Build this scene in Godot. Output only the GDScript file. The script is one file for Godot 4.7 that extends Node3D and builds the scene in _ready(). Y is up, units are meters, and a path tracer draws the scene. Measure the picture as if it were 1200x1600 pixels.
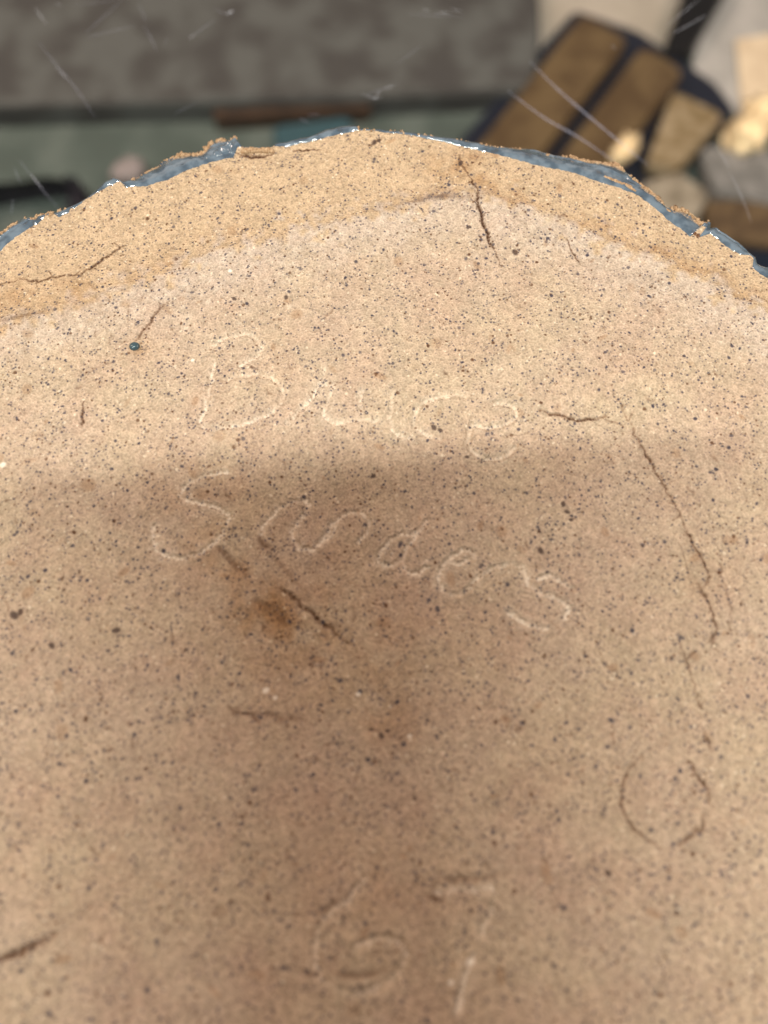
extends Node3D
# A stoneware dish turned upside down on a scratched glass table, seen from close above.
# Plan coordinates: X to the right, Y away from the viewer, millimetres; world = (X, height, -Y) / 1000.

const TILT := 22.0            # camera tilt from straight down
const EYE := 163.0            # camera height over the glass, mm
const FPX := 1385.64          # focal length in pixels of the 1200 x 1600 photograph
const TOP := 35.0             # height of the dish's underside over the glass, mm
const FLOOR := -450.0         # shelf below the glass
const C := Vector2(-3, 40)    # centre of the dish
const SIDE := 190.0           # the clay's texture covers SIDE x SIDE mm
const TEX := 2048
const HN := 1024

var origin := C - Vector2(SIDE, SIDE) * 0.5
var rng := RandomNumberGenerator.new()
var hbuf := PackedFloat32Array()
var pale := PackedByteArray()
var dark := PackedByteArray()
var bump := PackedByteArray()
var n_big := FastNoiseLite.new()
var n_mid := FastNoiseLite.new()
var n_edge := FastNoiseLite.new()
var out_a := PackedFloat32Array()    # outline: angles, radii, and the radius where the edge starts to roll over
var out_r := PackedFloat32Array()
var in_a := PackedFloat32Array()
var in_r := PackedFloat32Array()
var foot_a := PackedFloat32Array()
var foot_r := PackedFloat32Array()
var used := {}


# ---------------------------------------------------------------- helpers
func plan(px: float, py: float, height: float) -> Vector2:   # where a sight line meets a level plane
	var u := (px - 600.0) / FPX
	var v := (800.0 - py) / FPX
	var t := deg_to_rad(TILT)
	var s := (EYE - height) / (cos(t) - v * sin(t))
	return Vector2(u * s, (sin(t) + v * cos(t)) * s)


func w3(p: Vector2, height: float) -> Vector3:
	return Vector3(p.x, height, -p.y) * 0.001


func numbered(called: String) -> String:
	if not used.has(called):
		used[called] = 0
		return called
	used[called] += 1
	return "%s_%03d" % [called, used[called]]


func tag(o: Node, label: String, category: String, group := "") -> void:
	o.set_meta("label", label)
	o.set_meta("category", category)
	if group:
		o.set_meta("group", group)


func thing(called: String, label: String, category: String, at := Vector3.ZERO, group := "") -> Node3D:
	var o := Node3D.new()
	o.name = numbered(called)
	add_child(o)
	o.position = at
	tag(o, label, category, group)
	return o


func obj(called: String, mesh: Mesh, m: Material, parent: Node = self) -> MeshInstance3D:
	var o := MeshInstance3D.new()
	o.name = numbered(called) if parent == self else called
	o.mesh = mesh
	o.material_override = m
	parent.add_child(o, true)
	return o


func paint(c: Color, rough := 0.8, spec := 0.4) -> StandardMaterial3D:   # c is linear
	var m := StandardMaterial3D.new()
	m.albedo_color = c.linear_to_srgb()
	m.roughness = rough
	m.metallic_specular = spec
	return m


func noise(freq: float, octaves: int, s: int, kind := FastNoiseLite.TYPE_SIMPLEX_SMOOTH) -> FastNoiseLite:
	var n := FastNoiseLite.new()
	n.noise_type = kind
	n.frequency = freq
	n.seed = s
	n.fractal_type = FastNoiseLite.FRACTAL_FBM
	n.fractal_octaves = octaves
	return n


func mottled(a: Color, b: Color, mm: float, s: int, rough := 0.85) -> StandardMaterial3D:   # two tones in soft patches of that size
	var n := noise(1.0 / 40.0, 4, s)
	var im := n.get_seamless_image(256, 256)
	im.convert(Image.FORMAT_L8)
	var src := im.get_data()
	var out := PackedByteArray()
	out.resize(256 * 256 * 3)
	var ca := a.linear_to_srgb()
	var cb := b.linear_to_srgb()
	for i in 256 * 256:
		var t: float = smoothstep(0.25, 0.75, src[i] / 255.0)
		out[i * 3] = int(255 * lerpf(ca.r, cb.r, t))
		out[i * 3 + 1] = int(255 * lerpf(ca.g, cb.g, t))
		out[i * 3 + 2] = int(255 * lerpf(ca.b, cb.b, t))
	var m := StandardMaterial3D.new()
	m.albedo_texture = ImageTexture.create_from_image(Image.create_from_data(256, 256, false, Image.FORMAT_RGB8, out))
	m.uv1_triplanar = true
	m.uv1_world_triplanar = true
	m.uv1_scale = Vector3.ONE * (40.0 / 256.0) / (mm * 0.001)
	m.roughness = rough
	return m


func lerp_table(xs: PackedFloat32Array, ys: PackedFloat32Array, x: float) -> float:
	var n := xs.size()
	if x <= xs[0]:
		return ys[0]
	if x >= xs[n - 1]:
		return ys[n - 1]
	var k := xs.bsearch(x)
	var t := (x - xs[k - 1]) / maxf(xs[k] - xs[k - 1], 1e-6)
	return lerpf(ys[k - 1], ys[k], t)


func polar_table(pts: Array, height: float, xs: PackedFloat32Array, ys: PackedFloat32Array) -> void:
	var rows := []
	for p in pts:
		var q := plan(p.x, p.y, height) - C
		rows.append(Vector2(q.angle(), q.length()))
	rows.sort()
	for r in rows:
		xs.append(r.x)
		ys.append(r.y)


# a prism with chamfered top edges from a plan polygon (mm), relative to a base point
func prism(poly: PackedVector2Array, base: Vector3, y0: float, y1: float, chamfer: float) -> ArrayMesh:
	if Geometry2D.is_polygon_clockwise(poly):
		poly.reverse()
	var c := Vector2.ZERO
	for p in poly:
		c += p
	c /= poly.size()
	var top := PackedVector2Array()
	for p in poly:
		top.append(p + (c - p).normalized() * chamfer)
	var st := SurfaceTool.new()
	st.begin(Mesh.PRIMITIVE_TRIANGLES)
	st.set_smooth_group(-1)
	var n := poly.size()
	var f := func(a: Vector3, b: Vector3, d: Vector3): # clockwise from outside
		for v in [a, b, d]:
			st.add_vertex(v - base)
	for i in n:
		var j := (i + 1) % n
		var lo_a := w3(poly[i], y0)
		var lo_b := w3(poly[j], y0)
		var mid_a := w3(poly[i], y1 - chamfer)
		var mid_b := w3(poly[j], y1 - chamfer)
		var up_a := w3(top[i], y1)
		var up_b := w3(top[j], y1)
		f.call(lo_a, mid_a, lo_b)
		f.call(lo_b, mid_a, mid_b)
		f.call(mid_a, up_a, mid_b)
		f.call(mid_b, up_a, up_b)
	var tri := Geometry2D.triangulate_polygon(top)
	for k in range(0, tri.size(), 3):
		var a := top[tri[k]]
		var b := top[tri[k + 1]]
		var d := top[tri[k + 2]]
		if (b - a).cross(d - a) > 0:
			f.call(w3(a, y1), w3(d, y1), w3(b, y1))
		else:
			f.call(w3(a, y1), w3(b, y1), w3(d, y1))
	st.generate_normals()
	return st.commit()


func sight_poly(px: Array, height: float) -> PackedVector2Array:
	var out := PackedVector2Array()
	for p in px:
		out.append(plan(p.x, p.y, height))
	return out


func rounded(poly: PackedVector2Array, radius: float) -> PackedVector2Array:
	var out := PackedVector2Array()
	var n := poly.size()
	for i in n:
		var p := poly[i]
		var a := p + (poly[(i + n - 1) % n] - p).limit_length(radius)
		var b := p + (poly[(i + 1) % n] - p).limit_length(radius)
		for k in 6:
			var t := k / 5.0
			out.append(a.lerp(p, t).lerp(p.lerp(b, t), t))
	return out


func lump(st: SurfaceTool, at: Vector3, size: Vector3, turn: float, rough: float, rings := 6, sides := 9) -> void:   # an uneven pebble, metres
	var b := Basis(Vector3.UP, turn)
	var verts := []
	var s := rng.randf() * 100.0
	for i in rings + 1:
		var row := []
		var ph := PI * i / rings
		for j in sides:
			var th := TAU * j / sides
			var d := Vector3(sin(ph) * cos(th), cos(ph), sin(ph) * sin(th))
			var k := 1.0 + rough * n_edge.get_noise_3d(d.x * 9 + s, d.y * 9, d.z * 9 + s)
			row.append(at + b * (d * size * k))
		verts.append(row)
	for i in rings:
		for j in sides:
			var k := (j + 1) % sides
			var a: Vector3 = verts[i][j]
			var c: Vector3 = verts[i][k]
			var d: Vector3 = verts[i + 1][j]
			var e: Vector3 = verts[i + 1][k]
			if i > 0:
				for v in [a, c, d]: st.add_vertex(v)
			if i < rings - 1:
				for v in [c, e, d]: st.add_vertex(v)


# ---------------------------------------------------------------- marks in the clay
func walk(pts: Array, step: float) -> PackedVector2Array:   # photograph points -> plan points every step mm, on a smooth curve
	var c := Curve2D.new()
	var q := []
	for p in pts:
		q.append(plan(p.x, p.y, TOP))
	for i in q.size():
		var tan_v := Vector2.ZERO
		if i > 0 and i < q.size() - 1:
			tan_v = (q[i + 1] - q[i - 1]) * 0.16
		c.add_point(q[i], -tan_v, tan_v)
	var out := PackedVector2Array()
	var l := c.get_baked_length()
	var n := maxi(2, int(l / step))
	for i in n + 1:
		out.append(c.sample_baked(l * i / n))
	return out


func stamp_bytes(a: PackedByteArray, p: Vector2, r: float, strength: float) -> void:
	var k := TEX / SIDE
	var cx := (p.x - origin.x) * k
	var cy := (p.y - origin.y) * k
	var rr := r * k
	var reach := rr * 1.6 + 0.5
	for y in range(maxi(0, int(cy - reach)), mini(TEX, int(cy + reach) + 2)):
		for x in range(maxi(0, int(cx - reach)), mini(TEX, int(cx + reach) + 2)):
			var d := Vector2(x + 0.5 - cx, y + 0.5 - cy).length_squared() / (rr * rr)
			if d < 2.6:
				var v := int(255.0 * strength * exp(-d * 1.6))
				var i := y * TEX + x
				if v > a[i]:
					a[i] = v


func stamp_bump(p: Vector2, r: float, amount: float) -> void:   # amount in bump levels, negative is a pit
	var k := TEX / SIDE
	var cx := (p.x - origin.x) * k
	var cy := (p.y - origin.y) * k
	var rr := r * k
	var reach := rr * 1.6 + 0.5
	for y in range(maxi(0, int(cy - reach)), mini(TEX, int(cy + reach) + 2)):
		for x in range(maxi(0, int(cx - reach)), mini(TEX, int(cx + reach) + 2)):
			var d := Vector2(x + 0.5 - cx, y + 0.5 - cy).length_squared() / (rr * rr)
			if d < 2.6:
				var i := y * TEX + x
				bump[i] = clampi(int(bump[i] + amount * exp(-d * 1.6)), 0, 255)


func groove(p: Vector2, w: float, depth: float, burr: float) -> void:
	var k := HN / SIDE
	var cx := (p.x - origin.x) * k
	var cy := (p.y - origin.y) * k
	var ww := w * k
	var reach := ww * 2.6
	for y in range(maxi(0, int(cy - reach)), mini(HN, int(cy + reach) + 2)):
		for x in range(maxi(0, int(cx - reach)), mini(HN, int(cx + reach) + 2)):
			var d := Vector2(x + 0.5 - cx, y + 0.5 - cy).length() / ww
			var i := y * HN + x
			var g := -depth * exp(-d * d * 1.4)
			if g < -0.25 * depth or hbuf[i] < 0.0:
				hbuf[i] = minf(hbuf[i], g)
			else:
				hbuf[i] = maxf(hbuf[i], burr * exp(-(d - 1.45) * (d - 1.45) * 5.0))


func crack_and_shade(pts: Array, w: float, strength: float, depth := 0.0) -> void:
	var path := walk(pts, 0.12)
	var n := path.size()
	for i in n:
		var t := float(i) / (n - 1)
		var p := path[i] + Vector2(n_edge.get_noise_2d(path[i].x * 1.3, path[i].y * 1.3), n_edge.get_noise_2d(path[i].y * 1.3, path[i].x * 1.3 + 90)) * 0.45
		var k := 0.45 + 0.55 * sin(PI * clampf(t * 0.92 + 0.06, 0, 1))
		k *= 0.65 + 0.7 * absf(n_edge.get_noise_2d(p.x * 2.2, p.y * 2.2 + 40)) * 1.6
		stamp_bytes(dark, p, w * 1.15 * (0.45 + 0.55 * k), clampf(strength * 1.1 * k, 0, 1))
		stamp_bump(p, w * 1.1, -40.0 * k * strength)
		if w > 0.19 and strength > 0.5 and rng.randf() < 0.045:   # side branch
			var q := p
			var a := rng.randf() * TAU
			for b in rng.randi_range(4, 14):
				a += rng.randfn() * 0.25
				q += Vector2(cos(a), sin(a)) * 0.11
				stamp_bytes(dark, q, 0.13, clampf(strength * 0.7, 0, 1))
				stamp_bump(q, 0.15, -18.0)
		if depth > 0.0:
			groove(p, w * 1.3, depth * 1.5 * k, 0.0)


func letter(strokes: Array, w: float, depth: float, white: float, parent: Node, m: Material) -> void:
	var st := SurfaceTool.new()
	st.begin(Mesh.PRIMITIVE_TRIANGLES)
	st.set_smooth_group(-1)
	for pts in strokes:
		var path := walk(pts, 0.14)
		var n := path.size()
		for i in n:
			var p := path[i] + Vector2(n_edge.get_noise_2d(path[i].x, path[i].y * 1.4), n_edge.get_noise_2d(path[i].y, path[i].x + 50)) * 0.35
			var k := clampf(0.7 + 1.5 * n_edge.get_noise_2d(p.x * 0.45 + 300, p.y * 0.45), 0.3, 1.0)
			groove(p, w, depth * 1.3 * (0.55 + 0.45 * k), 0.12)
			stamp_bytes(pale, p + Vector2(rng.randfn(), rng.randfn()) * 0.13, w * rng.randf_range(0.4, 0.8), clampf(white * 1.0 * (0.22 + k) * rng.randf_range(0.4, 1.1), 0, 0.75))
			stamp_bytes(pale, p + Vector2(rng.randfn(), rng.randfn()) * 0.3, w * 1.4, white * 0.3 * k)
			if rng.randf() < 0.22 * k:
				var dir := (path[mini(i + 1, n - 1)] - path[maxi(i - 1, 0)]).normalized()
				var side := -1.0 if rng.randf() < 0.65 else 1.0
				var at := p + Vector2(dir.y, -dir.x) * side * w * rng.randf_range(0.5, 1.5)
				var s := rng.randf_range(0.05, 0.12)
				lump(st, w3(at, TOP + clay(at) - s * 0.2), Vector3(s, s * 0.6, s * rng.randf_range(0.7, 1.4)) * 0.001, rng.randf() * TAU, 0.5, 3, 5)
	st.generate_normals()
	obj("inscribed_letter", st.commit(), m, parent)


func clay(p: Vector2) -> float:   # relief of the clay face in mm
	var gx := clampf((p.x - origin.x) * HN / SIDE - 0.5, 0, HN - 1.01)
	var gy := clampf((p.y - origin.y) * HN / SIDE - 0.5, 0, HN - 1.01)
	var ix := int(gx)
	var iy := int(gy)
	var fx := gx - ix
	var fy := gy - iy
	var i := iy * HN + ix
	var h := lerpf(lerpf(hbuf[i], hbuf[i + 1], fx), lerpf(hbuf[i + HN], hbuf[i + HN + 1], fx), fy)
	return h + 0.75 * n_big.get_noise_2d(p.x, p.y) + 0.16 * n_mid.get_noise_2d(p.x, p.y)


# ---------------------------------------------------------------- outline
const OUTER := [
	Vector2(-40, 392), Vector2(0, 367), Vector2(20, 351), Vector2(40, 339), Vector2(53, 341), Vector2(57, 336), Vector2(72, 331), Vector2(107, 321), Vector2(128, 311), Vector2(149, 297),
	Vector2(165, 283), Vector2(176, 278), Vector2(187, 281), Vector2(211, 280), Vector2(221, 271), Vector2(245, 260), Vector2(261, 248), Vector2(291, 240), Vector2(312, 239), Vector2(320, 233),
	Vector2(324, 225), Vector2(340, 216), Vector2(367, 211), Vector2(371, 216), Vector2(377, 224), Vector2(407, 225), Vector2(424, 224), Vector2(430, 219), Vector2(460, 215), Vector2(487, 208),
	Vector2(508, 200), Vector2(535, 195), Vector2(556, 195), Vector2(561, 200), Vector2(575, 201), Vector2(607, 204), Vector2(640, 208), Vector2(680, 214), Vector2(715, 218), Vector2(740, 222),
	Vector2(778, 229), Vector2(813, 230), Vector2(836, 232), Vector2(866, 240), Vector2(893, 243), Vector2(912, 249), Vector2(947, 253), Vector2(962, 255), Vector2(985, 272), Vector2(1004, 291),
	Vector2(1024, 303), Vector2(1043, 322), Vector2(1060, 327), Vector2(1073, 328), Vector2(1096, 347), Vector2(1127, 360), Vector2(1154, 378), Vector2(1181, 399), Vector2(1183, 410), Vector2(1187, 413),
	Vector2(1200, 418), Vector2(1240, 440)]
const INNER := [
	Vector2(-40, 420), Vector2(0, 390), Vector2(16, 375), Vector2(40, 359), Vector2(64, 343), Vector2(70, 334), Vector2(84, 330), Vector2(90, 337), Vector2(106, 330), Vector2(109, 322), Vector2(114, 324), Vector2(126, 315), Vector2(129, 311),
	Vector2(188, 282), Vector2(196, 293), Vector2(229, 291), Vector2(261, 283), Vector2(291, 267), Vector2(320, 255), Vector2(364, 243), Vector2(371, 225), Vector2(377, 225), Vector2(424, 224),
	Vector2(430, 224), Vector2(449, 225), Vector2(487, 217), Vector2(529, 208), Vector2(556, 203), Vector2(562, 202), Vector2(607, 208), Vector2(640, 212), Vector2(665, 217), Vector2(725, 230), Vector2(790, 245), Vector2(840, 257), Vector2(880, 265),
	Vector2(925, 280), Vector2(970, 292), Vector2(995, 302), Vector2(1025, 325), Vector2(1050, 347), Vector2(1080, 367), Vector2(1090, 370), Vector2(1098, 349), Vector2(1106, 352), Vector2(1112, 362), Vector2(1140, 385), Vector2(1160, 396), Vector2(1176, 397), Vector2(1179, 400), Vector2(1175, 418), Vector2(1200, 437), Vector2(1240, 462)]
const FOOT := [
	Vector2(-60, 520), Vector2(0, 505), Vector2(60, 490), Vector2(130, 472), Vector2(200, 440), Vector2(290, 412), Vector2(350, 390), Vector2(400, 380), Vector2(460, 360), Vector2(530, 345), Vector2(600, 330), Vector2(650, 312), Vector2(700, 300),
	Vector2(740, 303), Vector2(800, 318), Vector2(850, 335), Vector2(900, 352), Vector2(960, 378), Vector2(1040, 405), Vector2(1100, 435), Vector2(1150, 465), Vector2(1200, 490), Vector2(1260, 530)]


func outline() -> void:
	polar_table(INNER, TOP, in_a, in_r)
	polar_table(FOOT, TOP, foot_a, foot_r)
	var rows := []
	for p in OUTER:
		var h := TOP - 0.4
		var q := Vector2()
		for pass_n in 3:
			q = plan(p.x, p.y, h) - C
			h = TOP - 0.38 * maxf(q.length() - lerp_table(in_a, in_r, q.angle()), 0.9)
		rows.append(Vector2(q.angle(), q.length()))
	rows.sort()
	for r in rows:
		out_a.append(r.x)
		out_r.append(r.y)


func r_out(th: float) -> float:
	var ends := 88.5
	var lo := out_a[0]
	var hi := out_a[out_a.size() - 1]
	var r := lerp_table(out_a, out_r, th)
	if th < lo:
		r = lerpf(out_r[0], ends, smoothstep(0, 0.25, lo - th))
	elif th > hi:
		r = lerpf(out_r[out_r.size() - 1], ends, smoothstep(0, 0.25, th - hi))
	return r + 0.16 * n_edge.get_noise_2d(cos(th) * 90, sin(th) * 90)


func r_glaze(th: float) -> float:   # where the glaze begins
	if th < in_a[0] or th > in_a[in_a.size() - 1]:
		return r_out(th) - 2.2
	return lerp_table(in_a, in_r, th) + 0.25 * n_edge.get_noise_2d(cos(th) * 120 + 500, sin(th) * 120)


func edge_height(th: float, r: float, ro: float, ri: float) -> float:   # how far the face has dropped at that radius
	var t := clampf((r - ri) / maxf(ro - ri, 0.01), 0, 1)
	return -(ro - ri) * 0.38 * t * t


func skin(rows: Array, closed: bool) -> ArrayMesh:   # rows of points going round, from inside to outside
	var pos := PackedVector3Array()
	var uvs := PackedVector2Array()
	var idx := PackedInt32Array()
	var n: int = rows[0].size()
	var m := rows.size()
	for row in rows:
		for v in row:
			pos.append(v)
			uvs.append(Vector2((v.x * 1000.0 - origin.x) / SIDE, (-v.z * 1000.0 - origin.y) / SIDE))
	var nor := PackedVector3Array()
	nor.resize(pos.size())
	for j in m:
		var up := mini(j + 1, m - 1) * n
		var dn := maxi(j - 1, 0) * n
		for i in n:
			var nx := (i + 1) % n if closed else mini(i + 1, n - 1)
			var pv := (i + n - 1) % n if closed else maxi(i - 1, 0)
			nor[j * n + i] = (pos[up + i] - pos[dn + i]).cross(pos[j * n + nx] - pos[j * n + pv]).normalized()
	var last := n if closed else n - 1
	for j in m - 1:
		for i in last:
			var a := j * n + i
			var b := j * n + (i + 1) % n
			idx.append_array(PackedInt32Array([a, b + n, a + n, a, b, b + n]))
	var arr := []
	arr.resize(Mesh.ARRAY_MAX)
	arr[Mesh.ARRAY_VERTEX] = pos
	arr[Mesh.ARRAY_NORMAL] = nor
	arr[Mesh.ARRAY_TEX_UV] = uvs
	arr[Mesh.ARRAY_INDEX] = idx
	var out := ArrayMesh.new()
	out.add_surface_from_arrays(Mesh.PRIMITIVE_TRIANGLES, arr)
	return out


# ---------------------------------------------------------------- the clay's colour
func clay_material() -> StandardMaterial3D:
	# broad tones, 256 x 256: ochre outside the old foot line, paler and pinker inside, rust along the line
	var small := PackedByteArray()
	small.resize(256 * 256 * 3)
	var n1 := noise(1.0 / 26.0, 3, 11)
	var n2 := noise(1.0 / 7.0, 3, 12)
	var n3 := noise(1.0 / 14.0, 3, 13)
	var n4 := noise(1.0 / 3.0, 3, 14)
	var stains := [[345, 865, 2.6, 0.35], [370, 895, 2.8, 0.4], [400, 930, 3.2, 0.45], [425, 958, 3.4, 0.45], [390, 965, 3.5, 0.35], [460, 985, 3.0, 0.3], [300, 800, 10.0, 0.25], [430, 1000, 10.0, 0.35], [600, 1135, 4.0, 0.3], [600, 1060, 9.0, 0.25], [735, 262, 4.5, 0.8], [690, 250, 4.0, 0.5], [700, 950, 8.0, 0.15], [212, 545, 2.0, 0.8], [500, 900, 10.0, 0.25], [330, 770, 7.0, 0.2], [560, 1400, 8.0, 0.3], [0, 470, 6.0, 0.5], [120, 465, 5.0, 0.4], [1090, 900, 4.0, 0.2]]
	var spots := []
	for s in stains:
		spots.append([plan(s[0], s[1], TOP), s[2], s[3]])
	for y in 256:
		for x in 256:
			var p := origin + Vector2(x + 0.5, y + 0.5) * SIDE / 256.0
			var q := p - C
			var th := q.angle()
			var rb := lerp_table(foot_a, foot_r, th) if th > 0.2 and th < 2.95 else 88.0
			var d := q.length() - rb + 3.6 * n2.get_noise_2d(p.x, p.y)
			var soft := clampf(1.4 + 3.5 * n3.get_noise_2d(p.x * 0.7 + 60, p.y * 0.7), 0.5, 3.2)
			var outside: float = smoothstep(-soft, soft, d + 7.0 * n4.get_noise_2d(p.x, p.y))
			var inner := Vector3(0.455, 0.355, 0.272)
			inner = inner.lerp(Vector3(0.46, 0.365, 0.268), clampf(0.5 + 1.2 * n1.get_noise_2d(p.x, p.y), 0, 1))
			inner = inner.lerp(Vector3(0.43, 0.292, 0.222), clampf(0.45 * n3.get_noise_2d(p.x + 300, p.y) + 0.12, 0, 1))
			var pink: float = smoothstep(-14, -1.5, d) * (1 - outside)
			inner = inner.lerp(Vector3(0.475, 0.39, 0.325), 0.8 * pink)
			var c := inner.lerp(Vector3(0.475, 0.355, 0.24), outside * 0.9)
			var right: float = smoothstep(-5.0, 25.0, p.x)
			var rust := exp(-pow((d - 1.6) / 1.7, 2)) * (0.15 + 0.6 * right) + exp(-pow((d - 2.0) / 4.0, 2)) * 0.35 * (1.0 - right) * smoothstep(-20, -55, p.x)
			rust *= clampf(0.75 + 1.3 * n3.get_noise_2d(p.x * 1.5, p.y * 1.5), 0, 1.2)
			for s in spots:
				rust += s[2] * exp(-(p - s[0]).length_squared() / (s[1] * s[1])) * clampf(0.8 + 1.4 * n2.get_noise_2d(p.x + 70, p.y), 0, 1.3)
			c = c.lerp(Vector3(0.30, 0.165, 0.07), clampf(rust * 0.62, 0, 0.8))
			c *= 1.0 + 0.12 * n2.get_noise_2d(p.x - 200, p.y)
			var s := Color(c.x, c.y, c.z).linear_to_srgb()
			var i := (y * 256 + x) * 3
			small[i] = int(s.r * 255)
			small[i + 1] = int(s.g * 255)
			small[i + 2] = int(s.b * 255)
	var tone := Image.create_from_data(256, 256, false, Image.FORMAT_RGB8, small)
	tone.resize(TEX, TEX, Image.INTERPOLATE_CUBIC)
	var rgb := tone.get_data()
	# grain
	var k := TEX / SIDE
	var ga := grain(noise(1.0 / (0.5 * k), 1, 21))
	var gb := grain(noise(1.0 / (1.5 * k), 3, 22))
	var ratio := PackedFloat32Array()
	ratio.resize(512)
	for i in 512:
		ratio[i] = 1.0 + (i - 256) / 256.0 * 0.21
	for i in TEX * TEX:
		var f := ratio[(ga[i] + gb[i])]
		var j := i * 3
		var pl := pale[i]
		var dk := dark[i]
		var r := rgb[j] * f
		var g := rgb[j + 1] * f
		var b := rgb[j + 2] * (f - 0.02)
		if pl > 0:
			var t := pl / 255.0
			r += (246.0 - r) * t
			g += (238.0 - g) * t
			b += (220.0 - b) * t
		if dk > 0:
			var t := dk / 255.0
			r += (58.0 - r) * t
			g += (34.0 - g) * t
			b += (20.0 - b) * t
		rgb[j] = clampi(int(r), 0, 255)
		rgb[j + 1] = clampi(int(g), 0, 255)
		rgb[j + 2] = clampi(int(b), 0, 255)
		bump[i] = clampi(int(bump[i] + (ga[i] - 128) * 0.5 + (gb[i] - 128) * 0.55), 0, 255)
	# iron specks, pale grog
	var area := SIDE * SIDE
	var clump := noise(1.0 / 5.0, 2, 31)
	for i in int(area * 2.3):
		var p := origin + Vector2(rng.randf(), rng.randf()) * SIDE
		if clump.get_noise_2d(p.x, p.y) + rng.randf_range(-0.5, 0.5) < -0.12:
			continue
		var big := rng.randf()
		var r := 0.10 + 0.10 * pow(big, 2.8) + (0.12 * rng.randf() if big > 0.975 else 0.0)
		var a := rng.randf_range(0.3, 0.6) if big < 0.7 else rng.randf_range(0.5, 0.88)
		var col := Vector3(54, 52, 64) if rng.randf() < 0.78 else Vector3(74, 48, 32)
		speck(rgb, p, r, rng.randf_range(0.6, 1.0), rng.randf() * PI, col, a)
		if big > 0.8:
			stamp_bump(p, r, -rng.randf_range(8, 26))
	for i in int(area * 0.45):
		var p := origin + Vector2(rng.randf(), rng.randf()) * SIDE
		var big := rng.randf()
		var r := 0.08 + 0.16 * pow(big, 6.0)
		speck(rgb, p, r, rng.randf_range(0.6, 1.0), rng.randf() * PI, Vector3(236, 222, 196), rng.randf_range(0.3, 0.75))
		if big > 0.7:
			stamp_bump(p, r, rng.randf_range(8, 30))
	for f in [[415, 1078, 0.45], [735, 1503, 0.5], [704, 1535, 0.35], [5, 727, 0.5], [430, 1090, 0.3], [300, 560, 0.3], [360, 425, 0.35], [640, 1150, 0.3], [560, 1085, 0.35]]:
		speck(rgb, plan(f[0], f[1], TOP), f[2], 0.8, 0.4, Vector3(238, 230, 214), 0.85)
	for f in [[880, 788, 0.45], [886, 800, 0.4], [892, 812, 0.35], [844, 862, 0.55], [20, 960, 0.7], [30, 955, 0.5], [80, 1008, 0.5], [950, 1365, 0.45], [585, 222, 0.55], [592, 219, 0.4], [732, 355, 0.42], [805, 393, 0.6], [366, 467, 0.4], [447, 465, 0.42], [678, 668, 0.5], [688, 672, 0.4], [583, 743, 0.4], [730, 713, 0.35], [720, 254, 0.5], [182, 985, 0.55], [596, 1150, 0.45], [580, 1140, 0.3], [606, 1142, 0.35], [648, 1247, 0.3]]:
		speck(rgb, plan(f[0], f[1], TOP), f[2], 0.7, rng.randf() * PI, Vector3(62, 50, 46), 0.75)
	for i in 60:   # a grey smudge on the old foot line
		speck(rgb, plan(692 + rng.randfn() * 20, 305 + rng.randfn() * 5, TOP), rng.randf_range(0.08, 0.32), 0.6, rng.randf() * PI, Vector3(92, 84, 84), rng.randf_range(0.3, 0.7))
	for i in 420:  # iron that has bled a little
		speck(rgb, origin + Vector2(rng.randf(), rng.randf()) * SIDE, rng.randf_range(0.3, 1.1), rng.randf_range(0.35, 0.9), rng.randf() * PI, Vector3(124, 84, 52), rng.randf_range(0.06, 0.26))
	for i in 80:   # small scraped pits and brown crumbs, in loose clusters
		var at := origin + Vector2(rng.randf(), rng.randf()) * SIDE
		for crumb in rng.randi_range(1, 6):
			var p := at + Vector2(rng.randfn(), rng.randfn()) * 0.9
			var sz := rng.randf_range(0.12, 0.34)
			speck(rgb, p, sz, rng.randf_range(0.4, 1.0), rng.randf() * PI, Vector3(86, 64, 50), rng.randf_range(0.3, 0.7))
			stamp_bump(p, sz, -rng.randf_range(15, 45))
	var m := StandardMaterial3D.new()
	m.albedo_texture = ImageTexture.create_from_image(Image.create_from_data(TEX, TEX, false, Image.FORMAT_RGB8, rgb))
	m.roughness = 0.82
	m.metallic_specular = 0.32
	m.heightmap_enabled = true
	m.heightmap_scale = 0.038
	m.heightmap_texture = ImageTexture.create_from_image(Image.create_from_data(TEX, TEX, false, Image.FORMAT_L8, bump))
	return m


func grain(n: FastNoiseLite) -> PackedByteArray:
	var im := n.get_image(TEX, TEX)
	im.convert(Image.FORMAT_L8)
	return im.get_data()


func speck(rgb: PackedByteArray, p: Vector2, r: float, flat: float, turn: float, col: Vector3, a: float) -> void:
	var k := TEX / SIDE
	var cx := (p.x - origin.x) * k
	var cy := (p.y - origin.y) * k
	var rr := r * k
	var cs := cos(turn) / rr
	var sn := sin(turn) / rr
	var reach := rr * 1.5 + 0.5
	for y in range(maxi(0, int(cy - reach)), mini(TEX, int(cy + reach) + 2)):
		for x in range(maxi(0, int(cx - reach)), mini(TEX, int(cx + reach) + 2)):
			var dx := x + 0.5 - cx
			var dy := y + 0.5 - cy
			var u := (dx * cs + dy * sn)
			var v := (dy * cs - dx * sn) / flat
			var d := u * u + v * v
			if d < 2.4:
				var t := a * clampf(1.35 - d * 0.7, 0, 1)
				var i := (y * TEX + x) * 3
				rgb[i] = int(lerpf(rgb[i], col.x, t))
				rgb[i + 1] = int(lerpf(rgb[i + 1], col.y, t))
				rgb[i + 2] = int(lerpf(rgb[i + 2], col.z, t))


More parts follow.
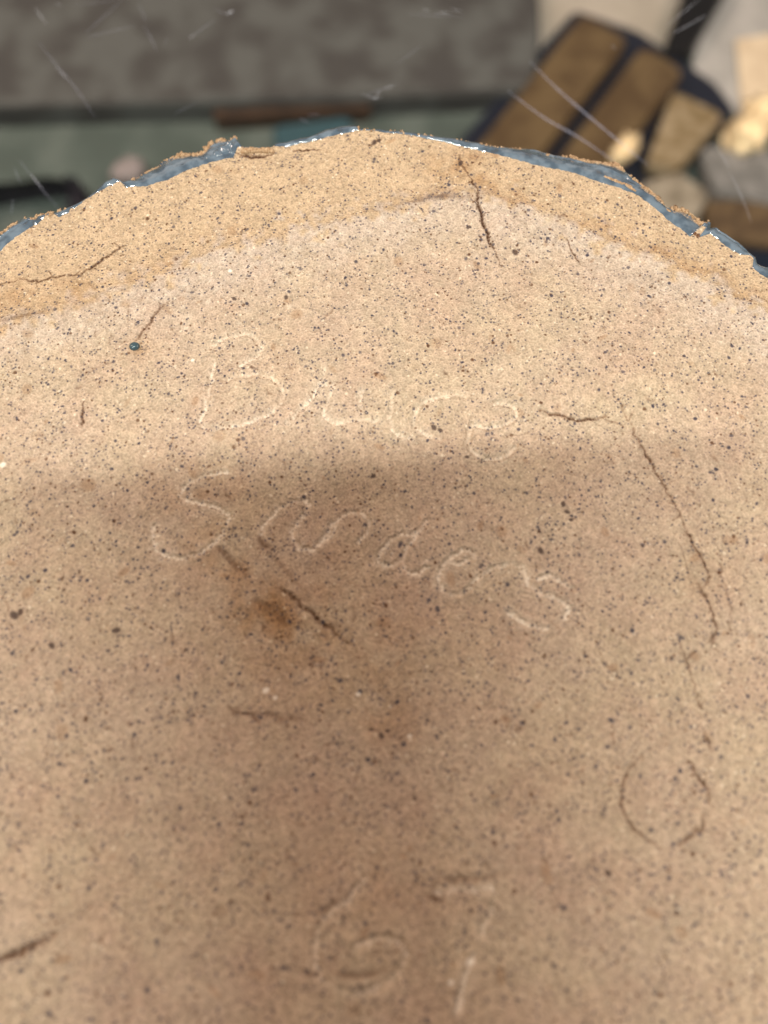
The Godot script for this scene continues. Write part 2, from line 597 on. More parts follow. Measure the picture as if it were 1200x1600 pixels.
# ---------------------------------------------------------------- scene
func _ready() -> void:
	rng.seed = 7
	# camera
	var cam := Camera3D.new()
	cam.name = "camera"
	cam.position = Vector3(0, EYE * 0.001, 0)
	cam.rotation_degrees = Vector3(-(90.0 - TILT), 0, 0)
	cam.fov = 60.0
	cam.near = 0.01
	cam.far = 60.0
	var lens := CameraAttributesPhysical.new()
	lens.frustum_focal_length = 20.785
	lens.frustum_focus_distance = 0.154
	lens.exposure_aperture = 6.3
	lens.frustum_near = 0.01
	lens.frustum_far = 60.0
	cam.attributes = lens
	add_child(cam)
	cam.fov = 60.0
	# the light of the place all round, a ceiling batten, added fills and panel
	var env := Environment.new()
	env.background_mode = Environment.BG_COLOR
	env.background_color = Color(0.085, 0.078, 0.068).linear_to_srgb()
	env.tonemap_mode = Environment.TONE_MAPPER_LINEAR
	env.tonemap_exposure = 1.0
	env.sdfgi_enabled = true
	env.ssao_enabled = true
	env.ssil_enabled = true
	var we := WorldEnvironment.new()
	we.name = "environment"
	we.environment = env
	add_child(we)
	batten("ceiling_and_fill_light", "long white ceiling batten above and behind the viewer", Vector3(-0.05, 1.6, 0.573), 0.8, 0.035, 4.1, Color(0.985, 0.98, 0.905))
	batten("ceiling_and_fill_light", "added warm fill batten away to the left of the table", Vector3(-1.7, 1.5, -0.65), 1.2, 0.12, 4.8, Color(1.0, 0.76, 0.62))  # added fill, lifts the shaded clay from the left
	batten("ceiling_and_fill_light", "added warm fill batten away to the right of the table", Vector3(1.9, 1.6, -0.55), 1.2, 0.12, 4.4, Color(1.0, 0.78, 0.67))  # matching added fill from the right
	batten("added_far_light", "wide pale light panel added beyond the far side of the table", Vector3(-0.1, 0.8, -2.4), 2.4, 1.0, 3.2, Color(0.9, 0.96, 1.0), 90.0)  # added light surface, gives the glaze its broad sheen

	n_big = noise(1.0 / 38.0, 2, 3)
	n_mid = noise(1.0 / 5.0, 3, 4)
	n_edge = noise(1.0 / 2.4, 3, 5)
	hbuf.resize(HN * HN)
	pale.resize(TEX * TEX)
	dark.resize(TEX * TEX)
	bump.resize(TEX * TEX)
	bump.fill(128)
	outline()
	below_the_glass()
	glass_table()
	dish()
	phone()


func batten(called: String, label: String, at: Vector3, long: float, wide: float, energy: float, tint: Color, turn := 0.0) -> void:
	var t := thing(called, label, called.replace("_", " "), at)
	t.rotation_degrees.x = turn
	var body := BoxMesh.new()
	body.size = Vector3(long + 0.06, 0.05, wide + 0.03)
	var b := obj("housing", body, paint(Color(0.7, 0.7, 0.7)), t)
	b.position.y = 0.045
	var dm := StandardMaterial3D.new()
	dm.emission_enabled = true
	dm.emission = tint.linear_to_srgb()
	dm.emission_energy_multiplier = 1.0
	var face := BoxMesh.new()
	face.size = Vector3(long, 0.02, wide)
	var f := obj("diffuser", face, dm, t)
	f.position.y = 0.01
	var l := AreaLight3D.new()
	l.name = "tube_light"
	l.area_size = Vector2(long, wide)
	l.light_color = tint.linear_to_srgb()
	l.light_energy = energy
	l.area_range = 8.0
	l.area_attenuation = 2.0
	l.shadow_enabled = true
	l.position = at + Basis(Vector3.RIGHT, deg_to_rad(turn)) * Vector3(0, -0.004, 0)
	add_child(l)
	l.rotation_degrees = Vector3(-90.0 + turn, 0, 0)


func phone() -> void:   # the telephone that takes the picture: its body shades the near half of the dish
	var t := deg_to_rad(TILT)
	var root := thing("phone", "dark telephone held over the dish, shading its near half", "phone", Vector3(0, EYE * 0.001, 0))
	root.rotation_degrees = Vector3(-(90.0 - TILT), 0, 0)
	var st := rounded(PackedVector2Array([Vector2(-57, -148), Vector2(31, -148), Vector2(31, 10), Vector2(-57, 10)]), 9)
	var b := obj("body", prism(st, Vector3.ZERO, 0, 8, 1.2), paint(Color(0.02, 0.02, 0.025), 0.4), root)
	b.rotation_degrees = Vector3(90, 0, 0)
	root.rotate_object_local(Vector3.BACK, deg_to_rad(6.0))
	b.position = Vector3(0, 0, 0.025)


func below_the_glass() -> void:
	# the floor of the case under the glass
	var fm := PlaneMesh.new()
	fm.size = Vector2(6, 6)
	var fl := obj("floor", fm, mottled(Color(0.065, 0.088, 0.076), Color(0.105, 0.132, 0.115), 75, 61))
	fl.position = Vector3(0, FLOOR * 0.001, -0.6)
	fl.set_meta("kind", "structure")
	var F := FLOOR
	block("stone_slab", "wide grey mottled stone slab across the top left, out of focus", "stone slab", [Vector2(-220, -160), Vector2(836, -160), Vector2(846, 60), Vector2(832, 138), Vector2(600, 148), Vector2(-220, 172)], F + 24, 4, 10, mottled(Color(0.056, 0.054, 0.05), Color(0.098, 0.103, 0.096), 62, 62))
	block("wood_strip", "dark reddish brown wood strip along the front of the stone slab", "wood strip", [Vector2(330, 164), Vector2(590, 150), Vector2(575, 172), Vector2(335, 186)], F + 14, 2, 3, mottled(Color(0.03, 0.016, 0.008), Color(0.05, 0.027, 0.013), 20, 63))
	block("teal_box", "small teal box on the green floor behind the rim", "box", [Vector2(425, 196), Vector2(548, 180), Vector2(562, 225), Vector2(430, 245)], F + 16, 3, 6, paint(Color(0.035, 0.08, 0.095), 0.6))
	block("black_pouch", "black rounded pouch on the green floor at the left edge", "pouch", [Vector2(-90, 292), Vector2(30, 268), Vector2(112, 262), Vector2(134, 290), Vector2(110, 360), Vector2(-90, 400)], F + 34, 10, 22, mottled(Color(0.008, 0.008, 0.014), Color(0.022, 0.018, 0.026), 30, 64, 0.55))
	var st := SurfaceTool.new()
	st.begin(Mesh.PRIMITIVE_TRIANGLES)
	st.set_smooth_group(0)
	var pc := plan(200, 266, F + 14)
	lump(st, Vector3(0, 0.013, 0), Vector3(0.016, 0.008, 0.012), 0.5, 0.5, 8, 14)
	st.generate_normals()
	var pb := obj("pebble", st.commit(), mottled(Color(0.22, 0.19, 0.18), Color(0.33, 0.29, 0.28), 12, 65))
	pb.position = w3(pc, F)
	tag(pb, "small pale pinkish pebble beside the black pouch", "pebble")
	# the right-hand corner
	block("beige_board", "plain beige board under the brown blocks at the top right", "board", [Vector2(846, -170), Vector2(1170, -170), Vector2(1090, 40), Vector2(1030, 150), Vector2(800, 150)], F + 4, 1, 2, mottled(Color(0.37, 0.335, 0.27), Color(0.43, 0.39, 0.32), 60, 66))
	block("black_bar", "black bar running diagonally off the top right edge", "bar", [Vector2(1085, -60), Vector2(1160, -60), Vector2(1082, 76), Vector2(1034, 84)], F + 22, 3, 6, paint(Color(0.006, 0.006, 0.007), 0.5))
	block("grey_board", "pale grey board at the top right corner beside the black bar", "board", [Vector2(1162, -120), Vector2(1420, -120), Vector2(1420, 250), Vector2(1200, 205), Vector2(1090, 140), Vector2(1082, 90)], F + 6, 1, 3, mottled(Color(0.34, 0.335, 0.31), Color(0.42, 0.41, 0.38), 60, 67))
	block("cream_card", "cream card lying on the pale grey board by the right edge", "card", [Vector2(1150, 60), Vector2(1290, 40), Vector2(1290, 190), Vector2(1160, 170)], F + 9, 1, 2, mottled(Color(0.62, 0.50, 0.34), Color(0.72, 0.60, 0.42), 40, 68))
	block("dark_tray", "dark navy tray that holds the brown wooden blocks", "tray", [Vector2(898, 14), Vector2(1000, 48), Vector2(1120, 130), Vector2(1150, 170), Vector2(1010, 330), Vector2(620, 330)], F + 14, 2, 8, paint(Color(0.012, 0.015, 0.026), 0.5))
	var wood := mottled(Color(0.085, 0.052, 0.022), Color(0.135, 0.09, 0.04), 45, 69, 0.5)
	block("wooden_block", "brown wooden block with rounded end, leftmost of the three in the tray", "wooden block", [Vector2(912, 18), Vector2(984, 58), Vector2(800, 300), Vector2(690, 300)], F + 30, 3, 12, wood, "wooden blocks in the dark tray")
	block("wooden_block", "brown wooden block with rounded end, middle one of the three in the tray", "wooden block", [Vector2(1006, 68), Vector2(1072, 108), Vector2(905, 320), Vector2(822, 315)], F + 30, 3, 12, wood, "wooden blocks in the dark tray")
	block("wooden_block", "pale golden wooden block, rightmost and shortest of the three in the tray", "wooden block", [Vector2(1052, 138), Vector2(1134, 176), Vector2(1062, 262), Vector2(1008, 256)], F + 28, 3, 10, mottled(Color(0.20, 0.145, 0.07), Color(0.33, 0.26, 0.16), 26, 70, 0.5), "wooden blocks in the dark tray")
	for b in [[1180, 196, 32.0, 15.0, 0.9, "bright pale lump coloured as a highlight at the right edge above the rim"], [975, 234, 15.0, 7.0, 0.9, "smaller pale lump coloured as a highlight at the foot of the middle wooden block"]]:  # the pale colour of each lump paints a blurred highlight
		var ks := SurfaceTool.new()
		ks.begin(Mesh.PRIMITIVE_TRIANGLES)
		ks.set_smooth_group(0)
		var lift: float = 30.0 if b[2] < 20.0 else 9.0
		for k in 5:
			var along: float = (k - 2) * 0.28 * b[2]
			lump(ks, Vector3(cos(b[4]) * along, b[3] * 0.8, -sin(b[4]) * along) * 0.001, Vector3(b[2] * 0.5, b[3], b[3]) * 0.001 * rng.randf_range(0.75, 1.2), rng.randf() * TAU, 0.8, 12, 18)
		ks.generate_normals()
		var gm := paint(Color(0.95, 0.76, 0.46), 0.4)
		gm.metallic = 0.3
		var kb := obj("glow_lump", ks.commit(), gm)
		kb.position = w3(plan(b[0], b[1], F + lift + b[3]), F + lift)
		tag(kb, b[5], "foil", "pale lumps coloured as highlights")
	block("grey_stone", "flat grey stone at the right edge below the painted glow lump", "stone", [Vector2(1090, 222), Vector2(1300, 240), Vector2(1300, 330), Vector2(1120, 300)], F + 20, 4, 16, mottled(Color(0.14, 0.14, 0.13), Color(0.24, 0.235, 0.22), 25, 71))
	block("beige_stone", "pale beige stone just beyond the chipped right rim", "stone", [Vector2(1000, 285), Vector2(1060, 262), Vector2(1110, 300), Vector2(1080, 360), Vector2(1020, 345)], F + 18, 3, 7, mottled(Color(0.20, 0.17, 0.12), Color(0.33, 0.29, 0.22), 20, 72))
	block("brown_block", "low dark brown block beyond the right rim under the grey stone", "block", [Vector2(1100, 310), Vector2(1180, 310), Vector2(1320, 350), Vector2(1320, 400), Vector2(1110, 372)], F + 16, 3, 8, mottled(Color(0.07, 0.042, 0.018), Color(0.12, 0.078, 0.035), 20, 73))
	block("navy_box", "small navy box at the right edge behind the notch in the rim", "box", [Vector2(1120, 384), Vector2(1320, 402), Vector2(1320, 500), Vector2(1110, 470)], F + 14, 2, 6, paint(Color(0.006, 0.012, 0.024), 0.4))


func block(called: String, label: String, category: String, px: Array, top: float, chamfer: float, corner: float, m: Material, group := "") -> void:
	var poly := rounded(sight_poly(px, top), corner)
	var c := Vector2.ZERO
	for p in poly:
		c += p
	c /= poly.size()
	var base := w3(c, FLOOR)
	var o := obj(called, prism(poly, base, FLOOR, top, chamfer), m)
	o.position = base
	tag(o, label, category, group)


func glass_table() -> void:
	var root := thing("glass_tabletop", "clear scratched glass tabletop under the upturned dish", "tabletop", Vector3(0, -0.003, -0.15))
	var pane := BoxMesh.new()
	pane.size = Vector3(0.9, 0.006, 0.9)
	var gm := StandardMaterial3D.new()
	gm.transparency = BaseMaterial3D.TRANSPARENCY_ALPHA
	gm.albedo_color = Color(0.9, 1.0, 0.97, 0.0)
	gm.metallic_specular = 0.3
	gm.roughness = 0.02
	obj("pane", pane, gm, root)
	var sm := StandardMaterial3D.new()
	sm.transparency = BaseMaterial3D.TRANSPARENCY_ALPHA
	sm.albedo_color = Color(0.93, 0.95, 1.0, 0.42)
	sm.roughness = 0.5
	var faint := sm.duplicate()
	faint.albedo_color = Color(0.85, 0.87, 0.97, 0.16)
	var lines := [
		[1, 0.35, 60, 66, 92, 106, 120, 140, 148, 182], [0, 0.2, 86, 104, 104, 122], [0, 0.22, 55, 12, 64, 26, 73, 38], [1, 0.22, 118, 8, 160, 3, 192, -2], [1, 0.3, 190, 2, 162, 26, 134, 52],
		[1, 0.25, 216, 5, 222, 18, 229, 34], [1, 0.3, 300, 58, 316, 45, 338, 30], [0, 0.22, 296, 60, 304, 53], [1, 0.25, 333, 12, 348, 20, 362, 24], [0, 0.5, 354, 22, 364, 17], [1, 0.3, 30, 250, 58, 286, 91, 326],
		[0, 0.2, 48, 272, 66, 294], [1, 0.25, 22, 264, 33, 286], [1, 0.22, 20, 310, 18, 335], [1, 0.75, 828, 96, 872, 140, 930, 190, 1012, 258], [1, 0.75, 794, 142, 850, 184, 905, 215, 962, 254],  # the two widest streaks are painted tube reflections
		[0, 0.2, 1040, 42, 1062, 24, 1096, -4], [0, 0.25, 1050, 53, 1078, 38, 1106, 22], [0, 0.16, 1118, 228, 1130, 246, 1140, 262], [0, 0.16, 1140, 270, 1158, 305, 1174, 347],
		[0, 0.25, 660, 14, 672, 17], [0, 0.25, 682, 19, 702, 20], [0, 0.25, 704, 14, 720, 18], [1, 0.3, 640, 22, 725, 26], [0, 0.25, 566, 146, 582, 154, 596, 152], [0, 0.25, 584, 156, 594, 142], [0, 0.25, 602, 138, 616, 134], [1, 0.3, 570, 150, 620, 130],
		[1, 0.3, 466, 184, 484, 193], [1, 0.25, 480, 180, 500, 178], [1, 0.2, 1138, 6, 1160, 30], [0, 0.15, 955, 70, 962, 76], [1, 0.3, 130, 60, 210, 40], [1, 0.3, 225, 40, 245, 78], [1, 0.2, 255, 72, 262, 60], [1, 0.2, 272, 178, 310, 158], [0, 0.2, 88, 6, 96, 8], [1, 0.2, 620, 100, 660, 70]]
	for l in lines:
		var pts := PackedVector2Array()
		for k in range(2, l.size(), 2):
			pts.append(plan(l[k], l[k + 1], 0.0))
		obj("scratch_and_reflection", ribbon(pts, l[1] * (0.6 if l[1] < 0.5 else 0.9), root.position), sm if l[0] == 0 else faint, root)


func ribbon(pts: PackedVector2Array, wide: float, base: Vector3) -> ArrayMesh:   # a shallow burr on the glass, also for drawn reflections, tapering to both ends
	var c := Curve2D.new()
	for i in pts.size():
		var tan_v := Vector2.ZERO
		if i > 0 and i < pts.size() - 1:
			tan_v = (pts[i + 1] - pts[i - 1]) * 0.16
		c.add_point(pts[i], -tan_v, tan_v)
	var l := c.get_baked_length()
	var n := maxi(5, int(l / 0.8))
	var st := SurfaceTool.new()
	st.begin(Mesh.PRIMITIVE_TRIANGLES)
	st.set_smooth_group(0)
	var rows := []
	for i in n + 1:
		var t := float(i) / n
		var p := c.sample_baked(l * t)
		var d := (c.sample_baked(minf(l, l * t + 0.1)) - c.sample_baked(maxf(0, l * t - 0.1))).normalized()
		var w := wide * 0.5 * (0.25 + 0.75 * sin(PI * clampf(t, 0.03, 0.97))) * (0.7 + 0.9 * absf(n_edge.get_noise_2d(p.x, p.y)))
		var side := Vector2(d.y, -d.x) * w
		rows.append([w3(p - side, 0.002) - base, w3(p, 0.03) - base, w3(p + side, 0.002) - base])
	for i in n:
		for k in 2:
			var a: Vector3 = rows[i][k]
			var b: Vector3 = rows[i][k + 1]
			var d: Vector3 = rows[i + 1][k]
			var e: Vector3 = rows[i + 1][k + 1]
			for v in [a, d, b, b, d, e]: st.add_vertex(v)
	st.generate_normals()
	return st.commit()


func dish() -> void:
	var root := thing("stoneware_dish", "upturned speckled tan stoneware dish with handwriting on its base and a blue glazed rim", "dish")
	# relief of the old foot line: the face inside it stands a little prouder
	var stepn := noise(1.0 / 6.0, 3, 8)
	for y in HN:
		for x in HN:
			var p := origin + Vector2(x + 0.5, y + 0.5) * SIDE / HN
			var q := p - C
			if q.y < -12.0 and q.length() < 70.0:
				continue
			var r := q.length()
			if r < 45.0 or r > 92.0:
				continue
			var th := q.angle()
			if th > 0.35 and th < 2.75:
				var d := r - lerp_table(foot_a, foot_r, th) + 1.5 * stepn.get_noise_2d(p.x, p.y)
				hbuf[y * HN + x] = -0.28 * smoothstep(-0.3, 0.9, d) + 0.1 * exp(-d * d * 0.6)
	cracks_and_shade()
	var pm := paint(Color(0.58, 0.51, 0.41), 0.9, 0.2)
	letters(root, pm)
	var cm := clay_material()
	# the clay: face, rolled edge
	var n := 1600
	var rings := 262
	var rows := []
	var ro := PackedFloat32Array()
	var ri := PackedFloat32Array()
	var cs := PackedVector2Array()
	for i in n:
		var th := -PI + TAU * (i + 0.5) / n
		cs.append(Vector2(cos(th), sin(th)))
		ro.append(r_out(th))
		ri.append(minf(r_glaze(th), ro[i] - 1.1))
	for j in rings + 1:
		var row := PackedVector3Array()
		var t := maxf(float(j) / rings, 0.0004)
		for i in n:
			var p := C + cs[i] * (ri[i] * t)
			row.append(w3(p, TOP + clay(p)))
		rows.append(row)
	for j in range(1, 15):
		var row := PackedVector3Array()
		var t := j / 14.0
		for i in n:
			var r := lerpf(ri[i], ro[i], t)
			var p := C + cs[i] * r
			row.append(w3(p, TOP + clay(p) + edge_height(0, r, ro[i], ri[i])))
		rows.append(row)
	for drop in [[0.25, 0.5], [0.3, 1.4], [0.0, 3.0]]:
		var row := PackedVector3Array()
		for i in n:
			var p: Vector2 = C + cs[i] * (ro[i] + drop[0] + 0.2 * n_edge.get_noise_2d(i * 0.8, drop[1] * 3))
			row.append(w3(p, TOP + clay(p) - 0.38 * (ro[i] - ri[i]) - drop[1]))
		rows.append(row)
	obj("clay_base", skin(rows, true), cm, root)
	# glaze
	var gm := StandardMaterial3D.new()
	var gn := noise(1.0 / 30.0, 4, 41)
	var gi := gn.get_image(512, 512)
	gi.convert(Image.FORMAT_L8)
	var src := gi.get_data()
	var gd := PackedByteArray()
	gd.resize(512 * 512 * 3)
	for i in 512 * 512:
		var t: float = src[i] / 255.0
		var c := Color(0.075, 0.108, 0.145).lerp(Color(0.15, 0.20, 0.25), smoothstep(0.25, 0.75, t))
		if t < 0.22:
			c = c.lerp(Color(0.06, 0.05, 0.04), 0.4)
		c = c.linear_to_srgb()
		gd[i * 3] = int(c.r * 255)
		gd[i * 3 + 1] = int(c.g * 255)
		gd[i * 3 + 2] = int(c.b * 255)
	gm.albedo_texture = ImageTexture.create_from_image(Image.create_from_data(512, 512, false, Image.FORMAT_RGB8, gd))
	gm.uv1_scale = Vector3.ONE * 3.0
	gm.roughness = 0.12
	gm.clearcoat_enabled = true
	gm.clearcoat = 1.0
	gm.clearcoat_roughness = 0.05
	gm.metallic_specular = 0.6
	var glump := noise(1.0 / 3.2, 2, 42)
	var run := []
	for i in n * 2 + 1:
		var th := -PI + TAU * i / (n * 2)
		var o := r_out(th)
		var g := r_glaze(th)
		if o - g > 0.18 and i < n * 2:
			run.append(Vector3(th, g, o))
		else:
			if run.size() > 4:
				var grows := []
				for j in 29:
					var row := PackedVector3Array()
					var t := pow(j / 28.0, 1.4)
					for k in run.size():
						var e: Vector3 = run[k]
						var fade := minf(1.0, minf(k, run.size() - 1 - k) / 6.0)
						var r := lerpf(e.y, e.z + 0.05, t)
						var p := C + Vector2(cos(e.x), sin(e.x)) * r
						var inn := minf(e.y, e.z - 1.1)
						var thick := (-0.05 + 0.36 * minf(1.0, (e.z - e.y) / 2.0) * 1.35 * (1.0 - pow(1.0 - minf(t * 1.6, 1.0), 2.6)) * (1.0 - 0.75 * t * t) * (1.0 + 0.3 * glump.get_noise_2d(p.x, p.y)) + 0.03 * glump.get_noise_2d(p.x * 2.7, p.y * 2.7)) * fade - 0.05 * (1.0 - fade)
						row.append(w3(p, TOP + clay(p) + edge_height(0, r, e.z, inn) + thick))
					grows.append(row)
				var low := PackedVector3Array()
				for k in run.size():
					var e: Vector3 = run[k]
					var p := C + Vector2(cos(e.x), sin(e.x)) * (e.z + 0.2)
					low.append(w3(p, TOP + clay(p) - 0.38 * maxf(e.z - e.y, 1.1) - 1.6))
				grows.append(low)
				obj("blue_glaze", skin(grows, false), gm, root)
			run = []
	# glazed wall down to the glass, and its lip
	var wrows := []
	for lv in [[-0.3, 3.6], [0.5, 2.4], [0.3, 8.0], [-1.2, 18.0], [-2.6, 30.0], [-3.4, 34.0], [-4.6, 34.9], [-7.0, 34.6], [-8.4, 33.0]]:
		var row := PackedVector3Array()
		for i in range(0, n, 4):
			var soft: float = clampf(lv[1] / 14.0, 0, 1)
			var r: float = minf(ro[i], lerpf(ro[i], 83.0, soft)) + lv[0]
			row.append(w3(C + cs[i] * r, TOP - lv[1] - (0.38 * (ro[i] - ri[i]) if lv[1] < 4.0 else 0.0)))
		wrows.append(row)
	obj("glazed_wall", skin(wrows, true), gm, root)
	details(root, cm, gm)


func details(root: Node, cm: Material, gm: Material) -> void:
	# crumbs of clay along the outermost edge of the glaze
	var crust := mottled(Color(0.27, 0.16, 0.08), Color(0.5, 0.36, 0.22), 0.5, 51, 0.9)
	for run in [[0, 22, 10, 1.0], [38, 112, 26, 0.9], [196, 262, 22, 0.6], [258, 322, 36, 1.1], [322, 372, 24, 1.1], [560, 720, 22, 0.5], [720, 892, 24, 0.55], [893, 950, 34, 1.0], [945, 1010, 40, 1.1], [1010, 1050, 16, 0.8], [1056, 1100, 34, 1.2]]:
		var st := SurfaceTool.new()
		st.begin(Mesh.PRIMITIVE_TRIANGLES)
		st.set_smooth_group(0)
		var centre := 0.0
		var bulk := 1.0
		for k in int(run[2] * 1.5):
			if k % 4 == 0:
				centre = rng.randf_range(run[0], run[1])
				bulk = rng.randf_range(0.5, 1.5)
			var x := clampf(centre + rng.randfn() * 5.0 * bulk, run[0], run[1])
			var y := edge_y(x)
			var q := plan(x, y + rng.randf_range(-1.0, 5.0), TOP - 0.9) - C
			var th := q.angle()
			var o := r_out(th)
			var r := o - rng.randf_range(-0.15, 0.5 + 0.4 * bulk)
			var p := C + Vector2(cos(th), sin(th)) * r
			var inn := minf(r_glaze(th), o - 1.1)
			var s: float = rng.randf_range(0.07, 0.36) * run[3] * bulk
			lump(st, w3(p, TOP + clay(p) + edge_height(0, r, o, inn) + 0.14), Vector3(s * rng.randf_range(0.8, 2.2), s * 0.8, s) * 0.001, -th + rng.randfn() * 0.5, 1.3, 6, 8)
		st.generate_normals()
		var o2 := obj("clay_crumbs", st.commit(), crust, root)
		o2.set_meta("kind", "stuff")
	# islands of bare clay in the glaze
	for isl in [[958, 282, 2.0, 0.45, -0.5], [983, 293, 1.5, 0.4, -0.8], [862, 254, 0.8, 0.25, -0.2], [1043, 330, 0.8, 0.3, -0.7], [300, 251, 2.6, 0.18, 0.35]]:
		var st := SurfaceTool.new()
		st.begin(Mesh.PRIMITIVE_TRIANGLES)
		st.set_smooth_group(0)
		for k in 7:
			var along: float = (k / 6.0 - 0.5) * 1.6 * isl[2]
			var p := plan(isl[0], isl[1], TOP - 0.5) + Vector2(cos(isl[4]), sin(isl[4])) * along
			var q := p - C
			var o := r_out(q.angle())
			var inn := minf(r_glaze(q.angle()), o - 1.1)
			var s: float = isl[3] * rng.randf_range(0.7, 1.2) * (1.0 - absf(k / 6.0 - 0.5))
			lump(st, w3(p, TOP + clay(p) + edge_height(0, q.length(), o, inn) + 0.2), Vector3(s * 1.8, s * 0.7, s) * 0.001, isl[4], 0.5, 6, 10)
		st.generate_normals()
		obj("bare_clay_patch", st.commit(), crust, root)
	# the torn nub of clay at the upper left of the rim
	var ns := SurfaceTool.new()
	ns.begin(Mesh.PRIMITIVE_TRIANGLES)
	ns.set_smooth_group(0)
	for k in 16:
		var x := 380.0 + 2.9 * k
		var p := plan(x, 232.0 - 2.0 * sin(k * 0.2), TOP + 0.1)
		lump(ns, w3(p, TOP + clay(p) - 0.15 + rng.randf_range(-0.1, 0.15)), Vector3(0.6, 0.62, 0.7) * 0.001 * rng.randf_range(0.8, 1.2), rng.randf() * TAU, 0.5, 8, 12)
	ns.generate_normals()
	obj("clay_nub", ns.commit(), crust, root)
	# the tall gob of glaze left of the nub, with its brown cap
	var gs := SurfaceTool.new()
	gs.begin(Mesh.PRIMITIVE_TRIANGLES)
	gs.set_smooth_group(0)
	for g in [[350, 232, 1.3, 0.8], [358, 226, 1.0, 0.9], [340, 239, 1.2, 0.6], [325, 245, 1.0, 0.5], [362, 236, 0.7, 0.6]]:
		var p := plan(g[0], g[1], TOP - 0.3)
		lump(gs, w3(p, TOP + clay(p) - 0.35), Vector3(g[2], g[3] * 1.25, g[2] * 0.9) * 0.001, 0.4, 0.3, 12, 18)
	gs.generate_normals()
	obj("glaze_gob", gs.commit(), gm, root)
	var bs := SurfaceTool.new()
	bs.begin(Mesh.PRIMITIVE_TRIANGLES)
	bs.set_smooth_group(0)
	for k in 4:
		var p := plan(1083 + 2.6 * k, 361 + 2.4 * k, TOP - 0.3)
		lump(bs, w3(p, TOP + clay(p) - 0.2), Vector3(0.45, 0.4, 0.4) * 0.001, 0.3, 0.4, 7, 10)
	bs.generate_normals()
	obj("brown_drip", bs.commit(), paint(Color(0.13, 0.06, 0.025), 0.35), root)
	# the single bead of glaze on the face
	var ds := SurfaceTool.new()
	ds.begin(Mesh.PRIMITIVE_TRIANGLES)
	ds.set_smooth_group(0)
	var bp := plan(210, 541, TOP)
	lump(ds, w3(bp, TOP + clay(bp) + 0.12), Vector3(0.88, 0.6, 0.78) * 0.001, 0.3, 0.08, 12, 20)
	ds.generate_normals()
	var bm := paint(Color(0.05, 0.085, 0.10), 0.08, 0.6)
	obj("glaze_bead", ds.commit(), bm, root)


func edge_y(x: float) -> float:
	for i in OUTER.size() - 1:
		if x >= OUTER[i].x and x <= OUTER[i + 1].x:
			return lerpf(OUTER[i].y, OUTER[i + 1].y, (x - OUTER[i].x) / maxf(OUTER[i + 1].x - OUTER[i].x, 0.01))
	return 400.0


func v2(a: Array) -> Array:
	var out := []
	for k in range(0, a.size(), 2):
		out.append(Vector2(a[k], a[k + 1]))
	return out


